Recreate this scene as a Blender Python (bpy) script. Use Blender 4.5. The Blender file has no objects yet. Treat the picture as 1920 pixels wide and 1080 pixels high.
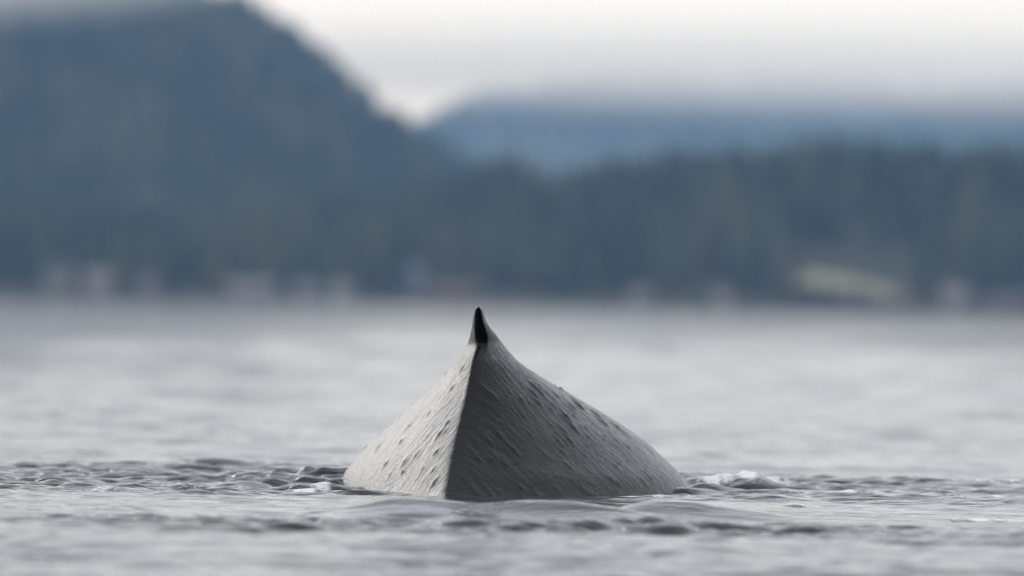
import bpy, math, random
import numpy as np
from mathutils import Matrix, Vector, Euler

random.seed(7)
RNG = np.random.default_rng(7)
SC = bpy.context.scene
COL = SC.collection

# ------------------------------------------------------------------ camera
CAM_H = 1.54                       # eye height above the water, metres
FOCAL = 230.0
KPX = 1920 * FOCAL / 36.0          # focal length in photograph pixels
HORIZON = 562.0
ROLL = math.radians(0.955)
cam = bpy.data.cameras.new("camera")
cam.lens = FOCAL
cam.sensor_width = 36.0
cam.clip_start = 0.5
cam.clip_end = 30000
cam.dof.use_dof = True
cam.dof.focus_distance = 50.2
cam.dof.aperture_fstop = 1.0
cam_ob = bpy.data.objects.new("camera", cam)
COL.objects.link(cam_ob)
cam_ob.matrix_world = (Matrix.Translation((0, 0, CAM_H))
                       @ Matrix.Rotation(math.radians(90) + (HORIZON - 540) / KPX, 4, 'X')
                       @ Matrix.Rotation(ROLL, 4, 'Z'))
SC.camera = cam_ob

# ------------------------------------------------------------------ sky, sun, exposure
SUN_EL, SUN_AZ = math.radians(22), math.radians(-31)     # azimuth from +Y (view direction), negative = left
W = bpy.data.worlds.new("World")
SC.world = W
W.use_nodes = True
wt = W.node_tree
wt.nodes.clear()
def N(tree, kind, **kw):
    n = tree.nodes.new(kind)
    for k, v in kw.items():
        if k.startswith('i_'):
            n.inputs[k[2:].replace('_', ' ')].default_value = v
        else:
            setattr(n, k, v)
    return n
sky = N(wt, 'ShaderNodeTexSky', sky_type='NISHITA', sun_disc=False, sun_elevation=SUN_EL,
        sun_rotation=SUN_AZ, air_density=1.0, dust_density=2.0)
tc = N(wt, 'ShaderNodeTexCoord')
sep = N(wt, 'ShaderNodeSeparateXYZ')
wt.links.new(tc.outputs['Generated'], sep.inputs[0])
mp = N(wt, 'ShaderNodeMapping')
mp.inputs['Scale'].default_value = (3.0, 3.0, 60.0)
wt.links.new(tc.outputs['Generated'], mp.inputs[0])
cl = N(wt, 'ShaderNodeTexNoise')
cl.inputs['Scale'].default_value = 1.6
cl.inputs['Detail'].default_value = 4.0
wt.links.new(mp.outputs[0], cl.inputs['Vector'])
cr = N(wt, 'ShaderNodeMapRange')
cr.inputs['From Min'].default_value = 0.25; cr.inputs['From Max'].default_value = 0.75
cr.inputs['To Min'].default_value = 0.88; cr.inputs['To Max'].default_value = 1.10
wt.links.new(cl.outputs['Fac'], cr.inputs['Value'])
el = N(wt, 'ShaderNodeMapRange')                          # overcast vault: a little brighter overhead
el.inputs['From Min'].default_value = 0.0; el.inputs['From Max'].default_value = 1.0
el.inputs['To Min'].default_value = 1.0; el.inputs['To Max'].default_value = 1.0
wt.links.new(sep.outputs['Z'], el.inputs['Value'])
mu = N(wt, 'ShaderNodeMath', operation='MULTIPLY')
wt.links.new(cr.outputs[0], mu.inputs[0]); wt.links.new(el.outputs[0], mu.inputs[1])
vm = N(wt, 'ShaderNodeVectorMath', operation='SCALE')
vm.inputs[0].default_value = (7.3, 7.7, 8.42)             # cloud deck, in the units of the sky texture
wt.links.new(mu.outputs[0], vm.inputs['Scale'])
mx = N(wt, 'ShaderNodeMix', data_type='RGBA')
mx.inputs['Factor'].default_value = 0.94                  # near complete cloud cover
wt.links.new(sky.outputs[0], mx.inputs[6]); wt.links.new(vm.outputs[0], mx.inputs[7])
bg = N(wt, 'ShaderNodeBackground')
bg.inputs['Strength'].default_value = 0.1
wo = N(wt, 'ShaderNodeOutputWorld')
wt.links.new(mx.outputs[2], bg.inputs['Color']); wt.links.new(bg.outputs[0], wo.inputs['Surface'])

sun = bpy.data.lights.new("sun", 'SUN')
sun.energy = 0.72
sun.angle = math.radians(34)
sun.color = (0.98, 0.99, 1.0)
sun_ob = bpy.data.objects.new("sun", sun)
COL.objects.link(sun_ob)
sd = Vector((math.sin(SUN_AZ) * math.cos(SUN_EL), math.cos(SUN_AZ) * math.cos(SUN_EL), math.sin(SUN_EL)))
sun_ob.rotation_euler = sd.to_track_quat('Z', 'Y').to_euler()
sun_ob.location = sd * 100

SC.view_settings.view_transform = 'Standard'
SC.view_settings.look = 'None'
SC.view_settings.gamma = 1.0
SC.view_settings.use_curve_mapping = False
SC.view_settings.exposure = 0.46
SC.cycles.use_denoising = True
SC.cycles.volume_bounces = 8
SC.cycles.max_bounces = 12

# ------------------------------------------------------------------ helpers
def unroll(px, py):
    a, b = px - 960.0, py - 540.0
    c, s = math.cos(ROLL), math.sin(ROLL)
    return a * c + b * s, -a * s + b * c - (HORIZON - 540)
def at_y(px, py, Y):               # world x, z of a photograph pixel at depth Y
    x, y = unroll(px, py)
    return x * Y / KPX, CAM_H - y * Y / KPX
def on_water(px, py):              # world x, y of a photograph pixel lying on the water
    x, y = unroll(px, py)
    Y = CAM_H * KPX / max(y, 1e-3)
    return x * Y / KPX, Y

def spl(xs, ys, x):                # monotone cubic
    xs = np.array(xs, float); ys = np.array(ys, float); d = np.diff(ys) / np.diff(xs)
    m = np.zeros(len(xs)); m[0] = d[0]; m[-1] = d[-1]
    for i in range(1, len(xs) - 1):
        m[i] = 0 if d[i-1] * d[i] <= 0 else 2 * d[i-1] * d[i] / (d[i-1] + d[i])
    x = np.clip(x, xs[0], xs[-1]); i = np.clip(np.searchsorted(xs, x) - 1, 0, len(xs) - 2)
    h = xs[i+1] - xs[i]; t = (x - xs[i]) / h
    return ((2*t**3 - 3*t**2 + 1) * ys[i] + (t**3 - 2*t**2 + t) * h * m[i]
            + (-2*t**3 + 3*t**2) * ys[i+1] + (t**3 - t**2) * h * m[i+1])

_perm = np.random.default_rng(3).permutation(1024)
_grad = np.random.default_rng(4).uniform(0, 2 * math.pi, 1024)
def perlin(x, y, seed=0):
    x = np.asarray(x, float) + seed * 37.31; y = np.asarray(y, float) + seed * 11.73
    xi = np.floor(x).astype(int); yi = np.floor(y).astype(int); xf = x - xi; yf = y - yi
    def g(ix, iy, dx, dy):
        a = _grad[_perm[(_perm[ix & 1023] + iy) & 1023]]
        return np.cos(a) * dx + np.sin(a) * dy
    u = xf**3 * (xf * (xf * 6 - 15) + 10); v = yf**3 * (yf * (yf * 6 - 15) + 10)
    a = g(xi, yi, xf, yf); b = g(xi + 1, yi, xf - 1, yf)
    c = g(xi, yi + 1, xf, yf - 1); d = g(xi + 1, yi + 1, xf - 1, yf - 1)
    return (a + u * (b - a)) * (1 - v) + (c + u * (d - c)) * v * 1.0
def fbm(x, y, n=4, seed=0):
    r = 0; a = 1.0
    for i in range(n):
        r = r + a * perlin(x * 2**i, y * 2**i, seed + i); a *= .5
    return r
def smooth(a, b, x):
    t = np.clip((x - a) / (b - a), 0, 1)
    return t * t * (3 - 2 * t)

def new_mesh(name, co, faces, smooth_shade=True):
    me = bpy.data.meshes.new(name)
    co = np.asarray(co, np.float32)
    if isinstance(faces, np.ndarray):
        nf, k = faces.shape
        me.vertices.add(len(co)); me.vertices.foreach_set('co', co.ravel())
        me.loops.add(nf * k); me.loops.foreach_set('vertex_index', faces.astype(np.int32).ravel())
        me.polygons.add(nf)
        me.polygons.foreach_set('loop_start', np.arange(0, nf * k, k, dtype=np.int32))
        me.update(calc_edges=True)
    else:
        me.from_pydata([tuple(map(float, c)) for c in co], [], faces)
    me.validate(clean_customdata=False)
    me.polygons.foreach_set('use_smooth', np.full(len(me.polygons), smooth_shade))
    me.update()
    return me
def grid_faces(n, m):
    i, j = np.meshgrid(np.arange(n - 1), np.arange(m - 1), indexing='ij')
    a = (i * m + j).ravel()
    return np.stack([a, a + m, a + m + 1, a + 1], 1)
def add_attr(me, name, vals):
    at = me.attributes.new(name, 'FLOAT', 'POINT')
    at.data.foreach_set('value', np.asarray(vals, np.float32).ravel())
def link(name, me, mat, parent=None, **props):
    o = bpy.data.objects.new(name, me); COL.objects.link(o)
    if mat is not None and me is not None and not me.materials:
        me.materials.append(mat)
    if parent is not None: o.parent = parent
    for k, v in props.items(): o[k] = v
    return o
def empty(name, loc, label, cat, group=None, rz=0.0):
    o = bpy.data.objects.new(name, None); COL.objects.link(o)
    o.empty_display_size = 0.3
    o.location = loc; o.rotation_euler = (0, 0, rz); o['label'] = label; o['category'] = cat
    if group: o['group'] = group
    return o
def mat(name, rgb, rough=0.8, spec=0.3, var=0.0, scale=1.0, stretch=(1, 1, 1), bump=0.0, rgb2=None):
    m = bpy.data.materials.new(name); m.use_nodes = True
    t = m.node_tree; b = t.nodes['Principled BSDF']
    b.inputs['Base Color'].default_value = (*rgb, 1); b.inputs['Roughness'].default_value = rough
    b.inputs['Specular IOR Level'].default_value = spec
    if var or bump or rgb2:
        co = N(t, 'ShaderNodeTexCoord'); mp_ = N(t, 'ShaderNodeMapping')
        mp_.inputs['Scale'].default_value = stretch
        t.links.new(co.outputs['Object'], mp_.inputs[0])
        no = N(t, 'ShaderNodeTexNoise'); no.inputs['Scale'].default_value = scale; no.inputs['Detail'].default_value = 5
        t.links.new(mp_.outputs[0], no.inputs['Vector'])
        if var or rgb2:
            ra = N(t, 'ShaderNodeValToRGB')
            ra.color_ramp.elements[0].position = .3; ra.color_ramp.elements[1].position = .7
            hi = rgb2 or tuple(c * (1 + var) for c in rgb)
            lo = rgb if rgb2 else tuple(c * (1 - var) for c in rgb)
            ra.color_ramp.elements[0].color = (*lo, 1); ra.color_ramp.elements[1].color = (*hi, 1)
            t.links.new(no.outputs['Fac'], ra.inputs[0]); t.links.new(ra.outputs[0], b.inputs['Base Color'])
        if bump:
            bu = N(t, 'ShaderNodeBump'); bu.inputs['Strength'].default_value = bump
            t.links.new(no.outputs['Fac'], bu.inputs['Height']); t.links.new(bu.outputs[0], b.inputs['Normal'])
    return m

# ------------------------------------------------------------------ water
def build_water():
    xs = np.arange(-6.6, 6.6001, .021)
    g = []; x = 6.6; st = .021
    while x < 3000:
        st *= 1.17; x += st; g.append(x)
    xs = np.concatenate([-np.array(g[::-1]), xs, np.array(g)])
    back = [-300, -150, -60, -20, 0, 8, 14, 19, 23, 26, 28.5, 30.5, 32]
    ys = list(back) + list(np.arange(33, 41, .055)) + list(np.arange(41, 58.5, .04)); y = ys[-1]; st = .055
    while y < 9000:
        st = max(st, .055 * (y / 58) ** 2.0) * 1.004; y += st; ys.append(y)
    ys = np.array(ys)
    n, m = len(ys), len(xs)
    Y, X = np.meshgrid(ys, xs, indexing='ij')
    dy = np.gradient(ys)[:, None] * np.ones((1, m)); dx = np.ones((n, 1)) * np.gradient(xs)[None, :]
    # how choppy each piece of water is
    nz = fbm(X / 1.6, Y / 4.5, 3, 5)
    nz2 = fbm(X / .6, Y / 2.2, 3, 9)
    band = .8 * np.exp(-((Y - 43.2 - .35 * np.sin(X * 1.1)) / 1.7) ** 2) * (.55 + .9 * np.clip(nz + .25, 0, 1))
    left = smooth(49.3, 50.6, Y) * (1 - smooth(56, 60, Y)) * (1 - smooth(-1.5, -.5, X)) * (.55 + .8 * np.clip(nz2 + .2, 0, 1))
    right = smooth(49.6, 51, Y) * (1 - smooth(55.5, 59, Y)) * smooth(.6, 1.5, X) * (1 - .5 * smooth(2.4, 4, X)) * (.45 + .8 * np.clip(nz2 + .1, 0, 1))
    chop = np.maximum(np.maximum(band, left), right)
    slick = np.exp(-((X - .4) / 2.6) ** 4) * smooth(44.8, 45.8, Y) * (1 - smooth(48.9, 49.9, Y))
    chop = chop * (1 - slick)
    base = .16 + .10 * np.clip(nz, -.5, 1) + .22 * (1 - smooth(39, 42, Y)) * np.clip(.5 + nz, 0, 1)
    near = np.clip(chop + base * (1 - slick * .8), .02, 1.3)
    Z = np.zeros_like(X); DX = np.zeros_like(X); DY = np.zeros_like(X)
    r = np.random.default_rng(21)
    # long, low undulations with crests roughly across the view
    for i in range(26):
        lam = 1.1 * 1.22 ** i * r.uniform(.9, 1.1); k = 2 * math.pi / lam
        th = r.normal(0, .38); kx, ky = k * math.sin(th), k * math.cos(th)
        a = .0125 * lam * .30 / (1 + (lam / 7.0) ** 1.3)
        a = np.where(np.minimum(lam / dy, lam / np.maximum(dx, 1e-6)) > 4, a, 0) * (1 - .65 * slick) * (1 - .6 * np.exp(-((Y - 49) / 6) ** 2))
        ph = kx * X + ky * Y + r.uniform(0, 6.28)
        Z += a * np.sin(ph); DY += -.7 * a * math.cos(th) * np.cos(ph); DX += -.7 * a * math.sin(th) * np.cos(ph)
    # chop
    for i in range(110):
        lam = .11 * (1.0 / .11) ** r.uniform(0, 1); k = 2 * math.pi / lam
        th = r.normal(0, .5); kx, ky = k * math.sin(th), k * math.cos(th)
        a = .0053 * lam ** .62
        a = np.where(lam / dy > 3.2, a, 0) * near
        ph = kx * X + ky * Y + r.uniform(0, 6.28) + 1.2 * nz
        Z += a * np.sin(ph); DY += -.8 * a * math.cos(th) * np.cos(ph); DX += -.8 * a * math.sin(th) * np.cos(ph)
    Z += .012 * near * fbm(X / .22, Y / .5, 3, 31) * (dy < .2)
    # smooth humps of water pushed up in front of the whale's back
    def hump(px, py_top, yy, sx, sy, lean=0., skew=0.):
        hx, hz = at_y(px, py_top, yy)
        yc = yy + lean * (X - hx)
        s = np.where(X < hx, sx * (1 - skew), sx * (1 + skew))
        return hz * np.exp(-((X - hx) / s) ** 2) * np.exp(-((Y - yc) / np.where(Y < yc, sy * 1.3, sy * .8)) ** 2)
    def crest_line(pts, yy, slant, front, back):
        px = np.array([p[0] for p in pts]); hz = np.array([at_y(p[0], p[1], yy)[1] for p in pts])
        wx = np.array([at_y(p[0], p[1], yy)[0] for p in pts])
        h = spl(np.concatenate([[wx[0] - .9], wx, [wx[-1] + .9]]), np.concatenate([[0], hz, [0]]), X)
        yc = yy + slant * X + .10 * np.sin(X * 2.3 + yy)
        d = Y - yc
        return h * np.exp(-np.abs(d / np.where(d < 0, front, back)) ** np.where(d < 0, 1.7, 2.0))
    Z += crest_line([(520, 972), (600, 960), (680, 946), (740, 936), (800, 937), (860, 941), (905, 943), (950, 940), (1000, 938), (1060, 939), (1130, 947),
                     (1200, 958), (1290, 972), (1400, 984)], 46.4, -.08, .33, .45) * 1.0
    Z += crest_line([(1120, 958), (1180, 944), (1230, 936), (1290, 938), (1340, 946), (1420, 956), (1520, 966)], 47.5, -.22, .33, .45) * 1.0
    Z += crest_line([(390, 897), (440, 890), (480, 890), (540, 892), (572, 879), (602, 885), (650, 883), (690, 886)], 53.2, .03, .32, .5) * (.85 + .5 * fbm(X / .25, Y / .6, 3, 77))
    Z += crest_line([(1270, 906), (1330, 899), (1385, 889), (1408, 885), (1425, 892), (1455, 906), (1500, 916)], 54.2, .02, .34, .5) * (.72 + .35 * fbm(X / .2, Y / .6, 3, 78))
    Z += hump(890, 941, 48.4, .30, .36)
    Z += hump(1630, 909, 54.0, .10, .2) * .6
    Z -= .045 * np.exp(-((X - at_y(780, 976, 45.6)[0]) / .2) ** 2 - ((Y - 45.6) / .35) ** 2)
    Z += .035 * np.exp(-((X - at_y(780, 976, 46.2)[0]) / .28) ** 2 - ((Y - 46.0) / .25) ** 2)
    Xd, Yd = X + DX, Y + DY
    # foam left by the whale: patches placed where they float
    foam = np.zeros_like(X)
    for px, py, rx, ry, s, *yy in [(566, 927, .12, .5, 1.0), (600, 922, .10, .4, .9), (1402, 889, .09, .3, 1.2, 54.3), (1370, 893, .16, .3, 1.1, 54.3), (1330, 900, .14, .3, .8, 54.2), (1300, 940, .5, .12, .6),
                              (1440, 912, .28, .6, .9), (1560, 931, .42, .55, .95), (1650, 934, .3, .4, .7), (1745, 937, .45, .5, .95), (1870, 914, .5, .7, .9),
                              (1880, 938, .45, .4, .9), (1700, 925, .3, .5, .6), (1800, 974, .22, .20, .7), (1850, 979, .34, .26, .8), (1930, 983, .4, .26, .85), (1610, 963, .5, .15, .62), (1495, 952, .25, .2, .55), (1430, 960, .3, .2, .5),
                              (330, 921, .5, .45, .5), (175, 925, .4, .5, .5), (470, 905, .35, .4, .45), (1180, 942, .2, .2, .5)]:
        fx, fy = (at_y(px, py, yy[0])[0], yy[0]) if yy else on_water(px, py)
        foam = np.maximum(foam, s * np.exp(-((X - fx) / rx) ** 2 - ((Y - fy) / ry) ** 2))
    fn = .5 + .9 * fbm(X / .16, Y / .5, 4, 41)
    foam = foam * np.clip(.55 + .8 * fn, 0, 1.5)
    co = np.stack([Xd, Yd, Z], -1).reshape(-1, 3)
    me = new_mesh("water", co, grid_faces(n, m)[:, ::-1].copy())
    add_attr(me, 'chop', np.maximum(near, .30 * slick))
    # foam mesh: lumpy skin over the cells where foam lies
    fac = grid_faces(n, m)[:, ::-1]
    fv = foam.ravel()
    keep = fv[fac].max(1) > .22
    fac = fac[keep]; used, inv = np.unique(fac, return_inverse=True)
    fco = co[used].copy(); fl = fv[used]
    lump = .007 * np.clip(fl, 0, 1) * (1 + 1.2 * perlin(fco[:, 0] / .05, fco[:, 1] / .09, 51)) + .004
    fco[:, 2] += lump
    fme = new_mesh("sea_foam", fco, inv.reshape(-1, 4)); add_attr(fme, 'foam', fl)
    return me, fme

def water_material():
    m = bpy.data.materials.new("sea_water"); m.use_nodes = True
    t = m.node_tree; b = t.nodes['Principled BSDF']
    b.inputs['Base Color'].default_value = (.020, .024, .027, 1)
    b.inputs['Roughness'].default_value = .05
    b.inputs['IOR'].default_value = 1.333
    co = N(t, 'ShaderNodeTexCoord')
    at = N(t, 'ShaderNodeAttribute', attribute_name='chop')
    prev = None
    for sc_, strx, dist, pw in ((1.0, (.28, 1.0, 1), .30, 'far'), (4.5, (.45, 1.0, 1), .050, 'mid'), (17.0, (.6, 1, 1), .012, 'fine')):
        mp_ = N(t, 'ShaderNodeMapping'); mp_.inputs['Scale'].default_value = strx
        t.links.new(co.outputs['Object'], mp_.inputs[0])
        no = N(t, 'ShaderNodeTexNoise', noise_dimensions='2D')
        no.inputs['Scale'].default_value = sc_; no.inputs['Detail'].default_value = 3.0
        t.links.new(mp_.outputs[0], no.inputs['Vector'])
        bu = N(t, 'ShaderNodeBump'); bu.inputs['Distance'].default_value = dist
        if pw == 'far':
            bu.inputs['Strength'].default_value = .18
        else:
            mr = N(t, 'ShaderNodeMapRange')
            mr.inputs['From Min'].default_value = 0; mr.inputs['From Max'].default_value = 1
            mr.inputs['To Min'].default_value = .10; mr.inputs['To Max'].default_value = 1.0
            t.links.new(at.outputs['Fac'], mr.inputs['Value']); t.links.new(mr.outputs[0], bu.inputs['Strength'])
        t.links.new(no.outputs['Fac'], bu.inputs['Height'])
        if prev: t.links.new(prev.outputs[0], bu.inputs['Normal'])
        prev = bu
    t.links.new(prev.outputs[0], b.inputs['Normal'])
    return m
def foam_material():
    m = bpy.data.materials.new("foam_white"); m.use_nodes = True
    t = m.node_tree; b = t.nodes['Principled BSDF']
    b.inputs['Base Color'].default_value = (.79, .785, .77, 1); b.inputs['Roughness'].default_value = .6
    at = N(t, 'ShaderNodeAttribute', attribute_name='foam'); co = N(t, 'ShaderNodeTexCoord')
    no = N(t, 'ShaderNodeTexNoise'); no.inputs['Scale'].default_value = 26; no.inputs['Detail'].default_value = 8; no.inputs['Roughness'].default_value = .68
    t.links.new(co.outputs['Object'], no.inputs['Vector'])
    ad = N(t, 'ShaderNodeMath', operation='ADD')
    t.links.new(at.outputs['Fac'], ad.inputs[0]); t.links.new(no.outputs['Fac'], ad.inputs[1])
    mr = N(t, 'ShaderNodeMapRange')
    mr.inputs['From Min'].default_value = .84; mr.inputs['From Max'].default_value = 1.18
    t.links.new(ad.outputs[0], mr.inputs['Value']); t.links.new(mr.outputs[0], b.inputs['Alpha'])
    bu = N(t, 'ShaderNodeBump'); bu.inputs['Distance'].default_value = .01; bu.inputs['Strength'].default_value = .6
    t.links.new(no.outputs['Fac'], bu.inputs['Height']); t.links.new(bu.outputs[0], b.inputs['Normal'])
    return m

wme, fme = build_water()
link("water", wme, water_material(), kind='structure')
link("sea_foam", fme, foam_material(), kind='stuff')

# ------------------------------------------------------------------ land
def crest_profile(pts, Y, drop):
    xs, zs = [], []
    for px, py in pts:
        x, z = at_y(px, py, Y); xs.append(x); zs.append(z - drop)
    return xs, zs
MY = 3300.0
MX, MZ = crest_profile([(-700, -30), (-300, -5), (0, -34), (200, -36), (330, -26), (430, 4), (500, 44), (555, 88), (610, 125), (655, 165), (700, 212),
                        (745, 248), (800, 275), (850, 305), (930, 345), (1050, 400), (1250, 460), (1900, 500)], MY, 14.0)
NY = 2080.0
NX, NZ = crest_profile([(-900, 330), (0, 370), (300, 400), (600, 380), (800, 345), (900, 310), (960, 300), (1010, 318), (1060, 330), (1130, 305), (1200, 300), (1280, 285), (1370, 280), (1430, 298),
                        (1490, 262), (1580, 262), (1680, 272), (1780, 270), (1860, 282), (1920, 280), (2200, 260), (2900, 300)], NY, 21.0)
def land(X, Y):
    near = np.interp(X, NX, NZ)
    a = smooth(1899, NY, Y) ** .8 * np.clip(near, 3, None) * (1 - .55 * smooth(NY, 2350, Y))
    a = a + 1.2 * smooth(1897, 1906, Y) - 1.6 * (1 - smooth(1890, 1899, Y))
    mt = np.interp(X * MY / np.maximum(Y, 1), MX, MZ)
    s = smooth(2150, MY, Y)
    b = mt * (s * .9 + .1 * s ** .5) * (1 - .8 * smooth(MY, MY + 900, Y))
    return np.maximum(a, b) + fbm(X / 60, Y / 60, 4, 61) * 3.0 * smooth(1930, 2100, Y)
def build_land():
    xs = np.linspace(-620, 620, 190); ys = np.concatenate([np.linspace(1885, 2120, 60), np.linspace(2130, 4200, 90)])
    Y, X = np.meshgrid(ys, xs, indexing='ij')
    return new_mesh("shore", np.stack([X, Y, land(X, Y)], -1).reshape(-1, 3), grid_faces(len(ys), len(xs))[:, ::-1].copy())
FY = 7000.0
FX, FZ = crest_profile([(300, 330), (600, 300), (700, 275), (790, 240), (830, 212), (870, 192), (950, 172), (1050, 158), (1200, 154), (1350, 160), (1500, 158), (1700, 166), (1900, 172), (2300, 170), (2900, 210)], FY, 8.0)
def far_land(X, Y):
    c = np.interp(X, FX, FZ)
    s = smooth(5600, FY, Y) * (1 - smooth(FY, 8300, Y))
    return c * s + fbm(X / 120, Y / 120, 4, 71) * 9 * s - 2
def build_far():
    xs = np.linspace(-560, 1250, 170); ys = np.linspace(5600, 8300, 70)
    Y, X = np.meshgrid(ys, xs, indexing='ij')
    return new_mesh("hill", np.stack([X, Y, far_land(X, Y)], -1).reshape(-1, 3), grid_faces(len(ys), len(xs))[:, ::-1].copy())
M_floor = mat("forest_floor", (.045, .055, .035), .95, .1, rgb2=(.08, .075, .055), scale=.03)
link("shore", build_land(), M_floor, kind='structure')
M_far = mat("wooded_hillside", (.04, .055, .04), .95, .1, var=.3, scale=.02)
link("hill", build_far(), M_far, kind='structure')

M_conifer = mat("conifer_needles", (.040, .060, .038), .85, .15, var=.35, scale=.3)
M_olive = mat("olive_needles", (.084, .094, .054), .85, .15, var=.3, scale=.3)
M_bare = mat("bare_twigs", (.085, .070, .062), .9, .1, var=.3, scale=.3)
M_bark = mat("bark", (.07, .055, .045), .9, .1, var=.3, scale=2)

def conifer_arrays(h, r, tiers, sides, rng, ragged=.25):
    vs, fs = [], []
    for k in range(tiers):
        f = k / tiers
        z0 = h * (.14 + .80 * f); rr = r * (1 - f) ** .85 + .25
        z1 = min(h, z0 + h * (.86 / tiers) * 1.9)
        b = len(vs); ph = rng.uniform(0, 6.28)
        for s in range(sides):
            a = ph + 2 * math.pi * s / sides; q = rr * (1 + rng.uniform(-ragged, ragged)) * (1.0 if s % 2 else .72)
            vs.append((q * math.cos(a), q * math.sin(a), z0 - .22 * q + rng.uniform(-.25, .25)))
        vs.append((rng.uniform(-.1, .1), rng.uniform(-.1, .1), z1))
        for s in range(sides):
            fs.append((b + s, b + (s + 1) % sides, b + sides))
    return np.array(vs), np.array(fs)

def forest(name, spots, mats, kinds, h_rng, tiers=4, sides=6):
    rng = random.Random(5)
    protos = [conifer_arrays(1.0 * 22, 22 * rng.uniform(.15, .2), tiers, sides, rng) for _ in range(6)]
    by = [[[], [], 0] for _ in mats]
    for (x, y, z), kd in zip(spots, kinds):
        v, f = protos[rng.randrange(6)]
        h = rng.uniform(*h_rng) / 22.0; a = rng.uniform(0, 6.28); c, s = math.cos(a), math.sin(a)
        wv = h * rng.uniform(.85, 1.25)
        p = np.stack([(v[:, 0] * c - v[:, 1] * s) * wv + x, (v[:, 0] * s + v[:, 1] * c) * wv + y, v[:, 2] * h + z - .5], 1)
        B = by[kd]; B[0].append(p); B[1].append(f + B[2]); B[2] += len(p)
    vs, fs, mi, off = [], [], [], 0
    for i, B in enumerate(by):
        if not B[0]: continue
        p = np.concatenate(B[0]); f = np.concatenate(B[1])
        vs.append(p); fs.append(f + off); mi.append(np.full(len(f), i)); off += len(p)
    me = new_mesh(name, np.concatenate(vs), np.concatenate(fs), False)
    for m_ in mats: me.materials.append(m_)
    me.polygons.foreach_set('material_index', np.concatenate(mi).astype(np.int32))
    return link(name, me, None, kind='stuff')

LAWN = [(1478, 516), (1520, 502), (1600, 508), (1690, 520), (1712, 545), (1690, 560), (1600, 549), (1520, 538)]
def in_lawn(x, y, grow=0.0):
    px = 960 + x * KPX / y
    return (1470 - grow < px < 1722 + grow) and 1910 < y < 1990
rng = random.Random(11)
spots, kinds = [], []
while len(spots) < 2900:                                   # woods along the near shore
    y = 1935 + 330 * rng.random() ** 1.2; x = rng.uniform(-420, 420)
    if in_lawn(x, y, 8): continue
    z = float(land(np.array([x]), np.array([y]))[0])
    q = float(fbm(np.array([x / 45]), np.array([y / 60]), 2, 81)[0]) + rng.uniform(-.12, .12)
    spots.append((x, y, z)); kinds.append(1 if q > .10 else (2 if q < -.55 else 0))
nn = 0
while nn < 3600:                                           # the mountain on the left
    y = 2250 + 1150 * rng.random(); x = rng.uniform(-560, 60)
    z = float(land(np.array([x]), np.array([y]))[0])
    q = float(fbm(np.array([x / 70]), np.array([y / 160]), 2, 83)[0]) + rng.uniform(-.12, .12)
    spots.append((x, y, z)); kinds.append(1 if q > .14 else (2 if q < -.6 else 0)); nn += 1
for i in range(300):                                       # close-set trees along the right-hand skyline
    px = rng.uniform(880, 2000); y = NY + rng.uniform(-40, 25); x = at_y(px, 300, y)[0]
    spots.append((x, y, float(land(np.array([x]), np.array([y]))[0]))); kinds.append(1 if rng.random() < .15 else 0)
for i in range(90):                                        # taller trees along the mountain's edge
    px = rng.uniform(430, 830); y = MY + rng.uniform(-40, 20); x = at_y(px, 100, y)[0]
    spots.append((x, y, float(land(np.array([x]), np.array([y]))[0]) + 4)); kinds.append(0)
forest("forest", spots, [M_conifer, M_olive, M_bare], kinds, (14, 25))
spots = []
while len(spots) < 1500:
    x = rng.uniform(-300, 900); y = rng.uniform(6500, 7150)
    spots.append((x, y, float(far_land(np.array([x]), np.array([y]))[0])))
forest("distant_forest", spots, [M_conifer], [0] * len(spots), (14, 26), 3, 5)

# individual trees one can still tell apart by their tops or at the water's edge
def tree_meshes(seed, h, r):
    rg = random.Random(seed)
    v, f = conifer_arrays(h, r, 9, 12, rg, .35)
    cm = new_mesh("conifer_crown", v, f, False)
    n = 7; tv, tf = [], []
    for j, (z, q) in enumerate([(-1, .42), (h * .3, .32), (h * .75, .14), (h * .97, .03)]):
        for i in range(n):
            a = 2 * math.pi * i / n; tv.append((q * math.cos(a), q * math.sin(a), z))
    for j in range(3):
        for i in range(n):
            tf.append((j * n + i, j * n + (i + 1) % n, (j + 1) * n + (i + 1) % n, (j + 1) * n + i))
    return cm, new_mesh("conifer_trunk", np.array(tv), tf, True)
protos = []
for i in range(6):
    cm, tm = tree_meshes(100 + i, [22, 25, 19, 27, 23, 17][i], [3.6, 3.9, 3.6, 4.0, 3.4, 3.2][i])
    cm.materials.append(M_conifer if i % 3 else M_olive); tm.materials.append(M_bark); protos.append((cm, tm))
def pine(x, y, k, sc_, label, group):
    e = empty("pine_tree", (x, y, float(land(np.array([x]), np.array([y]))[0])), label, "tree", group, random.uniform(0, 6.28))
    e.scale = (sc_, sc_, sc_)
    link("crown", protos[k][0], None, e); link("trunk", protos[k][1], None, e)
for px in (940, 965, 1135, 1165, 1250, 1345, 1372, 1400, 1484, 1502, 1530, 1560, 1588, 1625, 1672, 1740, 1765, 1800, 1880):
    y = NY + random.uniform(-8, 12)
    pine(at_y(px, 300, y)[0], y, random.randrange(6), random.uniform(.75, 1.0), "dark conifer whose top stands on the blurred skyline of the right-hand shore", "conifers on the skyline of the right-hand wood")
for px in list(range(215, 425, 42)) + list(range(655, 760, 34)) + list(range(930, 1330, 46)) + list(range(1400, 1475, 30)) + [1735, 1842, 1900, 20, 60]:
    y = 1925 + random.uniform(-6, 14)
    pine(at_y(px + random.uniform(-10, 10), 560, y)[0], y, random.randrange(6), random.uniform(.7, 1.1), "dark conifer at the water's edge in front of the far wood", "conifers along the far waterline")

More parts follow.
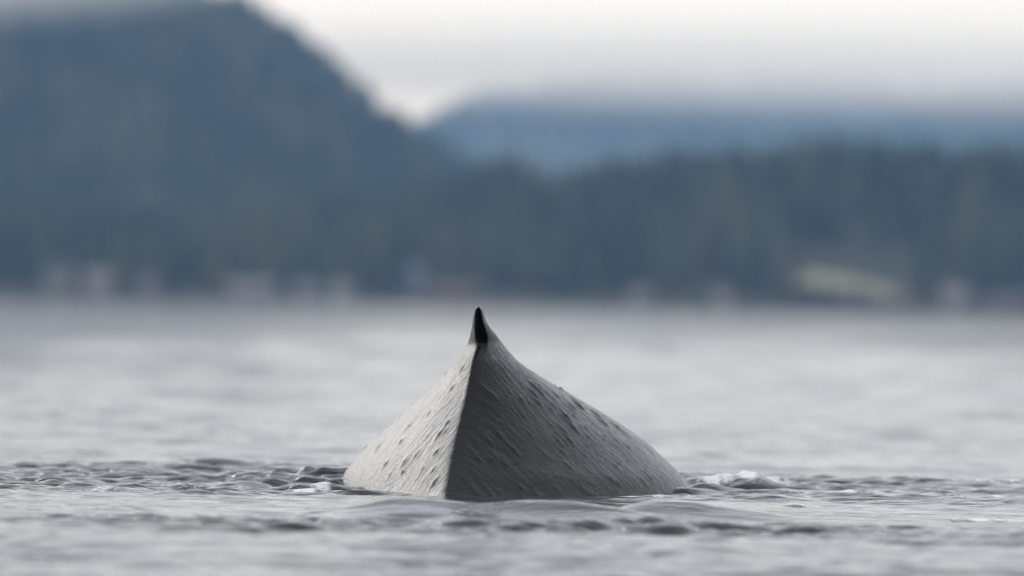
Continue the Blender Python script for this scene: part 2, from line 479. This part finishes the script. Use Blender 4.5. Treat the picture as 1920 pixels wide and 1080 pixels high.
# grass clearing and rocks
def build_lawn():
    n, m = 16, 40; v = []
    for j in range(n):
        for i in range(m):
            px = 1478 + 240 * i / (m - 1)
            t = j / (n - 1)
            top = np.interp(px, [1478, 1520, 1600, 1690, 1718], [528, 503, 508, 520, 545])
            bot = np.interp(px, [1478, 1520, 1600, 1690, 1718], [532, 538, 549, 561, 556])
            y = 1912 + 55 * (1 - t)
            x, z = at_y(px, top + (bot - top) * t, y)
            v.append((x, y, z))
    return new_mesh("grass_clearing", np.array(v), grid_faces(n, m))
M_grass = mat("pale_grass", (.36, .34, .225), .9, .1, var=.2, scale=.2)
link("grass_clearing", build_lawn(), M_grass, kind='structure')
spots = []
for i in range(70):                                        # low bushes round and on the clearing
    px = rng.uniform(1468, 1726); t = rng.choice([rng.uniform(-.05, .12), rng.uniform(.88, 1.02), rng.random() if px < 1530 or px > 1680 else 1.0])
    top = np.interp(px, [1478, 1520, 1600, 1690, 1718], [528, 503, 508, 520, 545]); bot = np.interp(px, [1478, 1520, 1600, 1690, 1718], [532, 538, 549, 561, 556])
    y = 1912 + 55 * (1 - t) - 1.0; x, z = at_y(px, top + (bot - top) * t, y); spots.append((x, y, z - .4))
forest("shrubs", spots, [M_olive, M_bare], [int(rng.random() < .3) for _ in spots], (1.6, 4.2), 3, 6)
M_rock = mat("shore_rock", (.16, .13, .13), .9, .2, var=.4, scale=.8, bump=.4)
def rock_mesh(seed):
    rg = np.random.default_rng(seed); v = []
    for j in range(5):
        for i in range(7):
            p = math.pi * (j + .5) / 5; a = 2 * math.pi * i / 7
            q = rg.uniform(.75, 1.2); v.append((q * math.sin(p) * math.cos(a), q * math.sin(p) * math.sin(a), .6 * q * math.cos(p)))
    f = [(j * 7 + i, (j + 1) * 7 + i, (j + 1) * 7 + (i + 1) % 7, j * 7 + (i + 1) % 7) for j in range(4) for i in range(7)]
    f += [tuple(range(7)), tuple(28 + i for i in range(6, -1, -1))]
    return np.array(v), f
vs, fs = [], []
for i in range(290):
    v, f = rock_mesh(i % 12); sc_ = random.uniform(.5, 1.7); off = len(vs)
    x = random.uniform(-200, 200); y = 1898 + random.uniform(0, 7)
    z = float(land(np.array([x]), np.array([y]))[0])
    vs += [(a * sc_ * 1.4 + x, b * sc_ + y, c * sc_ + z) for a, b, c in v]; fs += [tuple(k + off for k in q) for q in f]
link("shore_rocks", new_mesh("shore_rocks", np.array(vs), fs, False), M_rock, kind='stuff')

# ------------------------------------------------------------------ houses on the far shore
def box_arr(x0, x1, y0, y1, z0, z1):
    v = [(x0, y0, z0), (x1, y0, z0), (x1, y1, z0), (x0, y1, z0), (x0, y0, z1), (x1, y0, z1), (x1, y1, z1), (x0, y1, z1)]
    f = [(0, 3, 2, 1), (4, 5, 6, 7), (0, 1, 5, 4), (1, 2, 6, 5), (2, 3, 7, 6), (3, 0, 4, 7)]
    return v, f
def part(name, parts, m, parent):
    vs, fs = [], []
    for v, f in parts:
        o = len(vs); vs += v; fs += [tuple(k + o for k in q) for q in f]
    return link(name, new_mesh(name, np.array(vs), fs, False), m, parent)
M_glass = mat("window_glass", (.03, .035, .04), .08, .5)
M_frame = mat("white_trim", (.7, .7, .68), .5, .4)
M_door = mat("brown_door", (.16, .09, .06), .6, .3, var=.15, scale=3)
def house(px, py_base, Y, w, d, h, wall, roof, label, cat="house", name="shore_house", gable='x', nwin=3, rh=2.6):
    x, z = at_y(px, py_base, Y)
    e = empty(name, (x, Y, z), label, cat)
    wall = tuple(c * k_ for c, k_ in zip(wall, (.68, .74, .72)))
    mw = mat("painted_boards", wall, .8, .2, var=.08, scale=1.5, stretch=(.3, .3, 6)); mr = mat("roofing", roof, .8, .2, var=.2, scale=2)
    v, f = box_arr(-w/2, w/2, -d/2, d/2, -3, h)
    if gable == 'y':                                        # gable faces the water
        v += [(0, -d/2, h + rh), (0, d/2, h + rh)]; f = [q for q in f if q != (4, 5, 6, 7)] + [(4, 5, 8), (6, 7, 9)]
    else:
        v += [(-w/2, 0, h + rh), (w/2, 0, h + rh)]; f = [q for q in f if q != (4, 5, 6, 7)] + [(7, 4, 8), (5, 6, 9)]
    part("wall", [(v, f)], mw, e)
    o, th = .5, .18
    if gable == 'y':
        prof = [(-w/2 - o, h - o * rh / (w/2)), (0, h + rh), (w/2 + o, h - o * rh / (w/2))]
        rv = [(a, y_, c + t_) for y_ in (-d/2 - o, d/2 + o) for t_ in (.03, .03 + th) for a, c in prof]
    else:
        prof = [(-d/2 - o, h - o * rh / (d/2)), (0, h + rh), (d/2 + o, h - o * rh / (d/2))]
        rv = [(x_, a, c + t_) for x_ in (-w/2 - o, w/2 + o) for t_ in (.03, .03 + th) for a, c in prof]
    rf = [(0, 1, 7, 6), (1, 2, 8, 7), (3, 9, 10, 4), (4, 10, 11, 5), (0, 6, 9, 3), (2, 5, 11, 8), (0, 3, 4, 1), (1, 4, 5, 2), (6, 7, 10, 9), (7, 8, 11, 10)]
    r_ = part("roof", [(rv, rf)], mr, e)
    part("chimney", [box_arr(w * .22, w * .22 + .8, .2, 1.0, h + .3, h + rh + 1.0)], mat("chimney_brick", (.25, .13, .1), .9, .2, var=.2, scale=4), r_)
    for i in range(nwin):
        cx = -w/2 + w * (i + .5) / nwin
        if nwin > 1 and i == nwin - 1: 
            dr = part("door", [box_arr(cx - .5, cx + .5, -d/2 - .06, -d/2 + .02, 0, 2.1)], M_door, e)
            part("handle", [box_arr(cx + .32, cx + .42, -d/2 - .12, -d/2 - .06, 1.0, 1.1)], M_frame, dr); continue
        z0, z1 = 1.0, min(h - .4, 2.4)
        fr = part("window", [box_arr(cx - .75, cx - .62, -d/2 - .08, -d/2 + .02, z0, z1), box_arr(cx + .62, cx + .75, -d/2 - .08, -d/2 + .02, z0, z1),
                             box_arr(cx - .62, cx + .62, -d/2 - .08, -d/2 + .02, z1 - .13, z1), box_arr(cx - .62, cx + .62, -d/2 - .08, -d/2 + .02, z0, z0 + .13)], M_frame, e)
        part("pane", [box_arr(cx - .62, cx + .62, -d/2 - .035, -d/2 + .02, z0 + .13, z1 - .13)], M_glass, fr)
    return e
house(110, 540, 1922, 9, 8, 5.0, (.29, .27, .265), (.15, .13, .13), "warm grey house near the left edge, largest of the left-hand cluster", gable='y', rh=3.2)
house(185, 546, 1914, 7, 7, 3.6, (.38, .355, .34), (.21, .19, .18), "smaller pale grey house just right of the big left-hand house")
house(280, 549, 1912, 6, 5, 2.8, (.24, .22, .22), (.15, .13, .13), "low dusky grey shed at the water right of the left-hand houses", "shed", "boat_shed", nwin=2, rh=1.4)
house(470, 553, 1910, 13, 6, 2.4, (.38, .35, .34), (.25, .23, .24), "long low pale grey boathouse on the left half of the far shore", "boathouse", "boathouse", nwin=4, rh=1.3)
house(575, 553, 1912, 8, 6, 2.2, (.34, .31, .31), (.2, .19, .2), "grey boathouse beside the pale cottage on the far shore", "boathouse", "boathouse", nwin=2, rh=1.2)
house(640, 553, 1908, 5.5, 5, 2.8, (.58, .58, .56), (.38, .38, .38), "small off-white cottage on the waterline left of the whale", "cottage", "cottage", gable='y', nwin=2, rh=1.6)
house(768, 527, 1935, 8, 7, 3.4, (.46, .50, .56), (.32, .36, .42), "pale blue house raised on the bank among dark trees", gable='y', rh=2.6)
house(850, 553, 1911, 15, 6, 1.9, (.20, .13, .10), (.17, .12, .10), "long low red-brown boat shed behind the whale's fin", "shed", "boat_shed", nwin=4, rh=1.3)
house(1200, 566, 1910, 6, 5, 2.4, (.34, .33, .34), (.22, .22, .23), "small grey cabin on the shore right of the whale's fin", "cabin", "cabin", nwin=2, rh=1.3)
house(1355, 574, 1908, 5.5, 5.5, 3.2, (.56, .50, .45), (.40, .36, .34), "cream cabin standing alone at the waterline right of centre", "cabin", "cabin", gable='y', nwin=2, rh=1.8)
house(1630, 576, 1905, 20, 4, 1.3, (.10, .08, .10), (.12, .10, .12), "dark purple-brown boathouse below the pale grass clearing", "boathouse", "boathouse", nwin=5, rh=.9)
house(1790, 572, 1912, 7, 6, 3.0, (.40, .36, .35), (.28, .25, .25), "pale grey house right of the grass clearing", nwin=3, rh=1.8)
house(1890, 578, 1908, 11, 6, 2.4, (.19, .14, .15), (.15, .12, .13), "dusky brown boathouse at the right edge of the far shore", "boathouse", "boathouse", nwin=4, rh=1.3)

# ------------------------------------------------------------------ whale
# rows of the body, top to bottom: photograph row, then column and depth of the keel, depth and column of the
# left and of the right flank, how far the body runs on behind them
BODY = [
    # row  keel  Yk     left  Yl     right Yr     back
    (574.0, 896, 50.76, 892.5, 50.80, 901.0, 50.80, .05),
    (582.0, 897, 50.79, 889.0, 50.87, 905.0, 50.87, .15),
    (594.0, 897, 50.85, 886.8, 50.96, 908.6, 50.96, .26),
    (606.0, 898, 50.92, 885.2, 51.08, 913.5, 51.08, .42),
    (618.0, 899, 51.04, 883.4, 51.20, 922.0, 51.26, .62),
    (630.0, 900, 51.13, 881.0, 51.30, 932.0, 51.42, .85),
    (644.0, 898, 51.17, 876.6, 51.42, 942.5, 51.64, 1.1),
    (658.0, 893, 51.12, 868.6, 51.48, 953.0, 51.75, 1.35),
    (672.0, 889, 50.92, 859.5, 51.56, 965.0, 51.86, 1.55),
    (692.0, 885, 50.72, 845.0, 51.70, 991.0, 52.00, 1.8),
    (714.0, 881, 50.48, 822.0, 51.85, 1026., 52.3, 2.1),
    (740.0, 876, 50.16, 793.0, 52.00, 1069., 52.5, 2.4),
    (784.0, 866, 49.58, 747.0, 52.25, 1141., 52.85, 3.0),
    (829.0, 855, 48.90, 700.0, 52.45, 1203., 52.9, 3.6),
    (862.0, 848, 48.35, 673.0, 52.58, 1236., 52.8, 4.0),
    (890.0, 843, 47.85, 655.5, 52.68, 1260., 52.6, 4.3),
    (915.0, 839, 47.40, 643.5, 52.78, 1277., 52.6, 4.5),
    (936.0, 835, 46.98, 637.0, 52.82, 1288., 52.6, 4.6),
    (965.0, 831, 46.40, 634.0, 52.85, 1296., 52.6, 4.7),
    (1010., 828, 45.60, 650.0, 52.60, 1290., 52.00, 4.6),
    (1070., 830, 44.90, 720.0, 52.20, 1230., 51.80, 4.2),
    (1130., 850, 45.60, 830.0, 51.40, 1100., 51.20, 3.0),
]
def csm(x, y, q, sig=.012):          # smoothed monotone curve through the table
    o = np.argsort(x); x = np.asarray(x)[o]; y = np.asarray(y)[o]
    f = np.arange(x[0], x[-1] + .002, .002); v = spl(x, y, f)
    n = int(4 * sig / .002); k = np.exp(-(np.arange(-n, n + 1) * .002 / sig) ** 2 / 2); k /= k.sum()
    d0, d1 = v[1] - v[0], v[-1] - v[-2]
    vp = np.concatenate([v[0] + d0 * np.arange(-n, 0), v, v[-1] + d1 * np.arange(1, n + 1)])
    return np.interp(q, f, np.convolve(vp, k, 'valid'))
def build_whale():
    K_, L_, R_ = [], [], []
    for row, kp, ky, lp, ly, rp, ry, bk in BODY:
        gr = np.interp(row, [740, 830, 900], [0, .5, 1.0]); lp, rp = lp - 12 * gr, rp + 17 * gr
        if row > 650: ky = 51.10 + (ky - 51.02) * .27
        kx, kz = at_y(kp, row, ky); lx, lz = at_y(lp, row, ly); rx, rz = at_y(rp, row, ry)
        K_.append((kz, kx, ky)); L_.append((lz, lx, ly)); R_.append((rz, rx, ry, bk))
    K_, L_, R_ = np.array(K_), np.array(L_), np.array(R_)
    ztop = max(K_[0, 0], L_[0, 0], R_[0, 0])
    Z = np.concatenate([np.linspace(-.95, -.06, 26)[:-1], np.linspace(-.06, 1.08, 300)[:-1], np.linspace(1.08, ztop - .012, 110)[:-1],
                        ztop - .012 * (1 - np.linspace(0, 1, 12))])
    cap = np.sqrt(np.clip((ztop - Z) / .020, 0, 1)); cap = np.where(Z < ztop - .02, 1, cap)
    sg = np.where(Z > 1.0, .010, .030)
    def tab(T, c):
        return np.where(Z > 1.03, csm(T[:, 0], T[:, c], Z, .010), csm(T[:, 0], T[:, c], Z, .035))
    def mixw(T, c):
        t = smooth(.95, 1.12, Z)
        return csm(T[:, 0], T[:, c], Z, .035) * (1 - t) + csm(T[:, 0], T[:, c], Z, .008) * t
    kx, ky = mixw(K_, 1), mixw(K_, 2); lx, ly = mixw(L_, 1), mixw(L_, 2); rx, ry, bk = mixw(R_, 1), mixw(R_, 2), mixw(R_, 3)
    kx_, lx, rx = kx, kx + (lx - kx) * cap, kx + (rx - kx) * cap
    ph = np.linspace(0, math.pi / 2, 200)
    def half(ex, ey, a, eps, s0, fin):
        s = np.sin(ph)[None, :]; dx = np.abs(ex - kx)[:, None]
        e = eps / np.maximum(dx, 1e-4); lin = (np.sqrt(s * s + e * e) - e) / (np.sqrt(1 + e * e) - e)
        e2 = .006 / np.maximum(dx, 1e-4)                       # trailing face of the fin: flat, with an edge
        hin = lambda q: (q + np.sqrt(q * q + e2 * e2)) / 2
        lf = (hin(s - s0) - hin(0 - s0)) / (hin(1 - s0) - hin(0 - s0))
        lin = lin * (1 - fin) + lf * fin; a = a * (1 - fin) + .60 * fin
        t = a * lin + (1 - a) * (1 - np.cos(ph)[None, :])
        return kx[:, None] + (ex - kx)[:, None] * s, ky[:, None] + (ey - ky)[:, None] * t
    Lx, Ly = half(lx, ly, .62, .022, np.interp(Z, [1.13, 1.25, 1.35, 1.48], [.10, .45, .85, .92])[:, None], smooth(1.13, 1.27, Z)[:, None]); Rx, Ry = half(rx, ry, .12, .022, np.interp(Z, [1.13, 1.20, 1.30, 1.40, 1.48], [.30, .38, .50, .68, .8])[:, None], smooth(1.04, 1.20, Z)[:, None])
    xb = (lx + rx) / 2 + .22 * bk * np.clip(1.3 - Z, 0, 1); yb = np.maximum(ly, ry) + bk * cap
    ps = np.linspace(0, math.pi / 2, 26)[1:]
    BLx = xb[:, None] + (lx - xb)[:, None] * np.cos(ps); BLy = ly[:, None] + (yb - ly)[:, None] * np.sin(ps)
    BRx = xb[:, None] + (rx - xb)[:, None] * np.cos(ps); BRy = ry[:, None] + (yb - ry)[:, None] * np.sin(ps)
    X = np.concatenate([BLx[:, ::-1], Lx[:, ::-1], Rx[:, 1:], BRx], 1); Y = np.concatenate([BLy[:, ::-1], Ly[:, ::-1], Ry[:, 1:], BRy], 1)
    n, m = X.shape; c0 = 25 + 199
    ZZ = np.repeat(Z[:, None], m, 1)
    P = np.stack([X, Y, ZZ], -1)
    ar = np.concatenate([np.zeros((n, 1)), np.cumsum(np.hypot(np.diff(X, axis=1), np.diff(Y, axis=1)), 1)], 1)
    A = ar - ar[:, c0:c0 + 1]; aa = np.abs(A)
    k = .75; nk = math.hypot(1, k)
    C = (ZZ + k * aa) / nk; Lg = (aa - k * ZZ) / nk + np.where(A < 0, 40, 0)
    du = np.gradient(P, axis=0); dv = np.gradient(P, axis=1)
    nr = np.cross(dv, du); nr /= np.maximum(np.linalg.norm(nr, axis=2, keepdims=True), 1e-9)
    if nr[150, c0 + 90, 1] > 0: nr = -nr
    body = 1 - smooth(1.10, 1.22, ZZ) * .8
    fade = smooth(.0, .09, aa) * body
    D = .0034 * fbm(C / .036, Lg / .30, 3, 13) * fade * np.where(A < 0, .6, 1.0)              # drainage streaks down the flank
    D += .006 * fbm(C / .30, Lg / .7, 2, 17) * fade
    D += 0.0024 * fbm(C / .013, Lg / .045, 2, 19) * body
    r = np.random.default_rng(5)
    for i in range(290):                                           # elongated lumps
        side = r.choice([-1, 1], p=[.22, .78])
        z0 = r.uniform(-.05, 1.02); ri = int(np.searchsorted(Z, z0))
        a0 = r.uniform(.10, 1.0) ** 1.25 * (2.4 if side > 0 else 3.4)
        big = r.random() < .28
        ls, la = (r.uniform(.009, .014), r.uniform(.040, .075)) if big else (r.uniform(.005, .008), r.uniform(.018, .040))
        h = r.uniform(.006, .011) if big else r.uniform(.003, .006)
        i0, i1 = np.searchsorted(Z, [z0 - .14, z0 + .14])
        row = A[min(ri, n - 1)] * side
        js = np.nonzero(np.abs(row - a0) < .28)[0]
        if len(js) < 3 or i1 - i0 < 3: continue
        j0, j1 = js[0], js[-1] + 1
        if abs(A[min(ri, n - 1), js[len(js) // 2]]) < .05: continue
        jc = js[np.argmin(np.abs(row[js] - a0))]
        cc, lc = C[min(ri, n - 1), jc], Lg[min(ri, n - 1), jc]
        q = ((C[i0:i1, j0:j1] - cc) / ls) ** 2 + ((Lg[i0:i1, j0:j1] - lc) / la) ** 2
        D[i0:i1, j0:j1] += h * np.exp(-q ** .8) * fade[i0:i1, j0:j1] ** .5
    P = P + nr * (D * smooth(-.5, -.2, ZZ) * cap[:, None])[..., None]
    kn = np.exp(-(aa / .022) ** 2) * (1 - smooth(1.05, 1.12, ZZ)) * .9
    P = P + nr * (kn * (.0050 * perlin(ZZ / .030, ZZ * 0, 23) + .0045 * perlin(ZZ / .013, ZZ * 0, 29)))[..., None]
    co = P.reshape(-1, 3)
    me = new_mesh("humpback_whale", co, grid_faces(n, m)[:, ::-1].copy())
    uv = me.uv_layers.new(name="skin")
    li = np.empty(len(me.loops), np.int32); me.loops.foreach_get('vertex_index', li)
    U = np.stack([Lg.ravel(), C.ravel()], 1)[li]
    uv.data.foreach_set('uv', U.astype(np.float32).ravel())
    return me
def skin_material():
    m = bpy.data.materials.new("wet_whale_skin"); m.use_nodes = True
    t = m.node_tree; b = t.nodes['Principled BSDF']
    uv = N(t, 'ShaderNodeUVMap', uv_map="skin")
    def noise(scale, stretch, det=4):
        mp_ = N(t, 'ShaderNodeMapping'); mp_.inputs['Scale'].default_value = stretch
        t.links.new(uv.outputs[0], mp_.inputs[0])
        no = N(t, 'ShaderNodeTexNoise', noise_dimensions='2D'); no.inputs['Scale'].default_value = scale; no.inputs['Detail'].default_value = det
        t.links.new(mp_.outputs[0], no.inputs['Vector']); return no
    a = noise(9, (.4, 1, 1)); ra = N(t, 'ShaderNodeValToRGB')
    ra.color_ramp.elements[0].position = .3; ra.color_ramp.elements[0].color = (.004, .0037, .0040, 1)
    ra.color_ramp.elements[1].position = .75; ra.color_ramp.elements[1].color = (.009, .0083, .0088, 1)
    t.links.new(a.outputs['Fac'], ra.inputs[0]); t.links.new(ra.outputs[0], b.inputs['Base Color'])
    b.inputs['Roughness'].default_value = .38
    rr = N(t, 'ShaderNodeMapRange'); rr.inputs['To Min'].default_value = .12; rr.inputs['To Max'].default_value = .30
    t.links.new(a.outputs['Fac'], rr.inputs['Value']); t.links.new(rr.outputs[0], b.inputs['Roughness'])
    b.inputs['IOR'].default_value = 1.31
    b.inputs['Coat Weight'].default_value = .08; b.inputs['Coat Roughness'].default_value = .07; b.inputs['Coat IOR'].default_value = 1.33
    c = noise(150, (.38, 1, 1), 3); d = noise(44, (.11, 1, 1), 3)
    b1 = N(t, 'ShaderNodeBump'); b1.inputs['Distance'].default_value = .012; b1.inputs['Strength'].default_value = .26
    b2 = N(t, 'ShaderNodeBump'); b2.inputs['Distance'].default_value = .008; b2.inputs['Strength'].default_value = .45
    t.links.new(d.outputs['Fac'], b1.inputs['Height']); t.links.new(c.outputs['Fac'], b2.inputs['Height'])
    t.links.new(b1.outputs[0], b2.inputs['Normal']); t.links.new(b2.outputs[0], b.inputs['Normal']); t.links.new(b1.outputs[0], b.inputs['Coat Normal'])
    return m
wh = link("humpback_whale", build_whale(), skin_material())
wh['label'] = "dark wet humpback whale's back with small dorsal fin rising from the sea"
wh['category'] = "whale"

# ------------------------------------------------------------------ haze
def box_mesh(name, x0, x1, y0, y1, z0, z1):
    v, f = box_arr(x0, x1, y0, y1, z0, z1)
    return new_mesh(name, np.array(v), f, False)
hz = bpy.data.materials.new("haze_air"); hz.use_nodes = True
ht = hz.node_tree; ht.nodes.clear()
pv = N(ht, 'ShaderNodeVolumePrincipled')
pv.inputs['Color'].default_value = (.34, .58, 1.0, 1)
pv.inputs['Absorption Color'].default_value = (1, 1, 1, 1)
pv.inputs['Density'].default_value = .000098
pv.inputs['Anisotropy'].default_value = 0.0
ho = N(ht, 'ShaderNodeOutputMaterial'); ht.links.new(pv.outputs[0], ho.inputs['Volume'])
link("haze", box_mesh("haze", -3600, 3600, -400, 9200, -3, 300), hz, kind='stuff')

def ellipsoid(name, c, r_, n=14, m=28):
    v = [(c[0], c[1], c[2] - r_[2])]
    for j in range(1, n):
        p = math.pi * j / n - math.pi / 2
        for i in range(m):
            a = 2 * math.pi * i / m
            v.append((c[0] + r_[0] * math.cos(p) * math.cos(a), c[1] + r_[1] * math.cos(p) * math.sin(a), c[2] + r_[2] * math.sin(p)))
    v.append((c[0], c[1], c[2] + r_[2])); e = len(v) - 1
    f = [(0, 1 + (i + 1) % m, 1 + i) for i in range(m)]
    for j in range(n - 2):
        for i in range(m):
            a, b = 1 + j * m + i, 1 + j * m + (i + 1) % m
            f.append((a, b, b + m, a + m))
    f += [(e, 1 + (n - 2) * m + i, 1 + (n - 2) * m + (i + 1) % m) for i in range(m)]
    return new_mesh(name, np.array(v), f)
def mist(c, r_, dens):
    mm = bpy.data.materials.new("mist_air"); mm.use_nodes = True
    t = mm.node_tree; t.nodes.clear()
    p = N(t, 'ShaderNodeVolumePrincipled'); p.inputs['Color'].default_value = (1, 1, 1, 1); p.inputs['Density'].default_value = dens; p.inputs['Absorption Color'].default_value = (1, 1, 1, 1)
    o = N(t, 'ShaderNodeOutputMaterial'); t.links.new(p.outputs[0], o.inputs['Volume'])
    link("mist_bank", ellipsoid("mist_bank", c, r_), mm, kind='stuff')
mist((250, 6060, 222), (900, 420, 50), .0006)
mist((250, 6080, 219), (880, 400, 35), .0008)
mist((250, 6100, 216), (860, 380, 20), .0010)
mist((-340, 2850, 154), (250, 240, 44), .0014)
mist((-340, 2860, 154), (240, 220, 31), .0022)
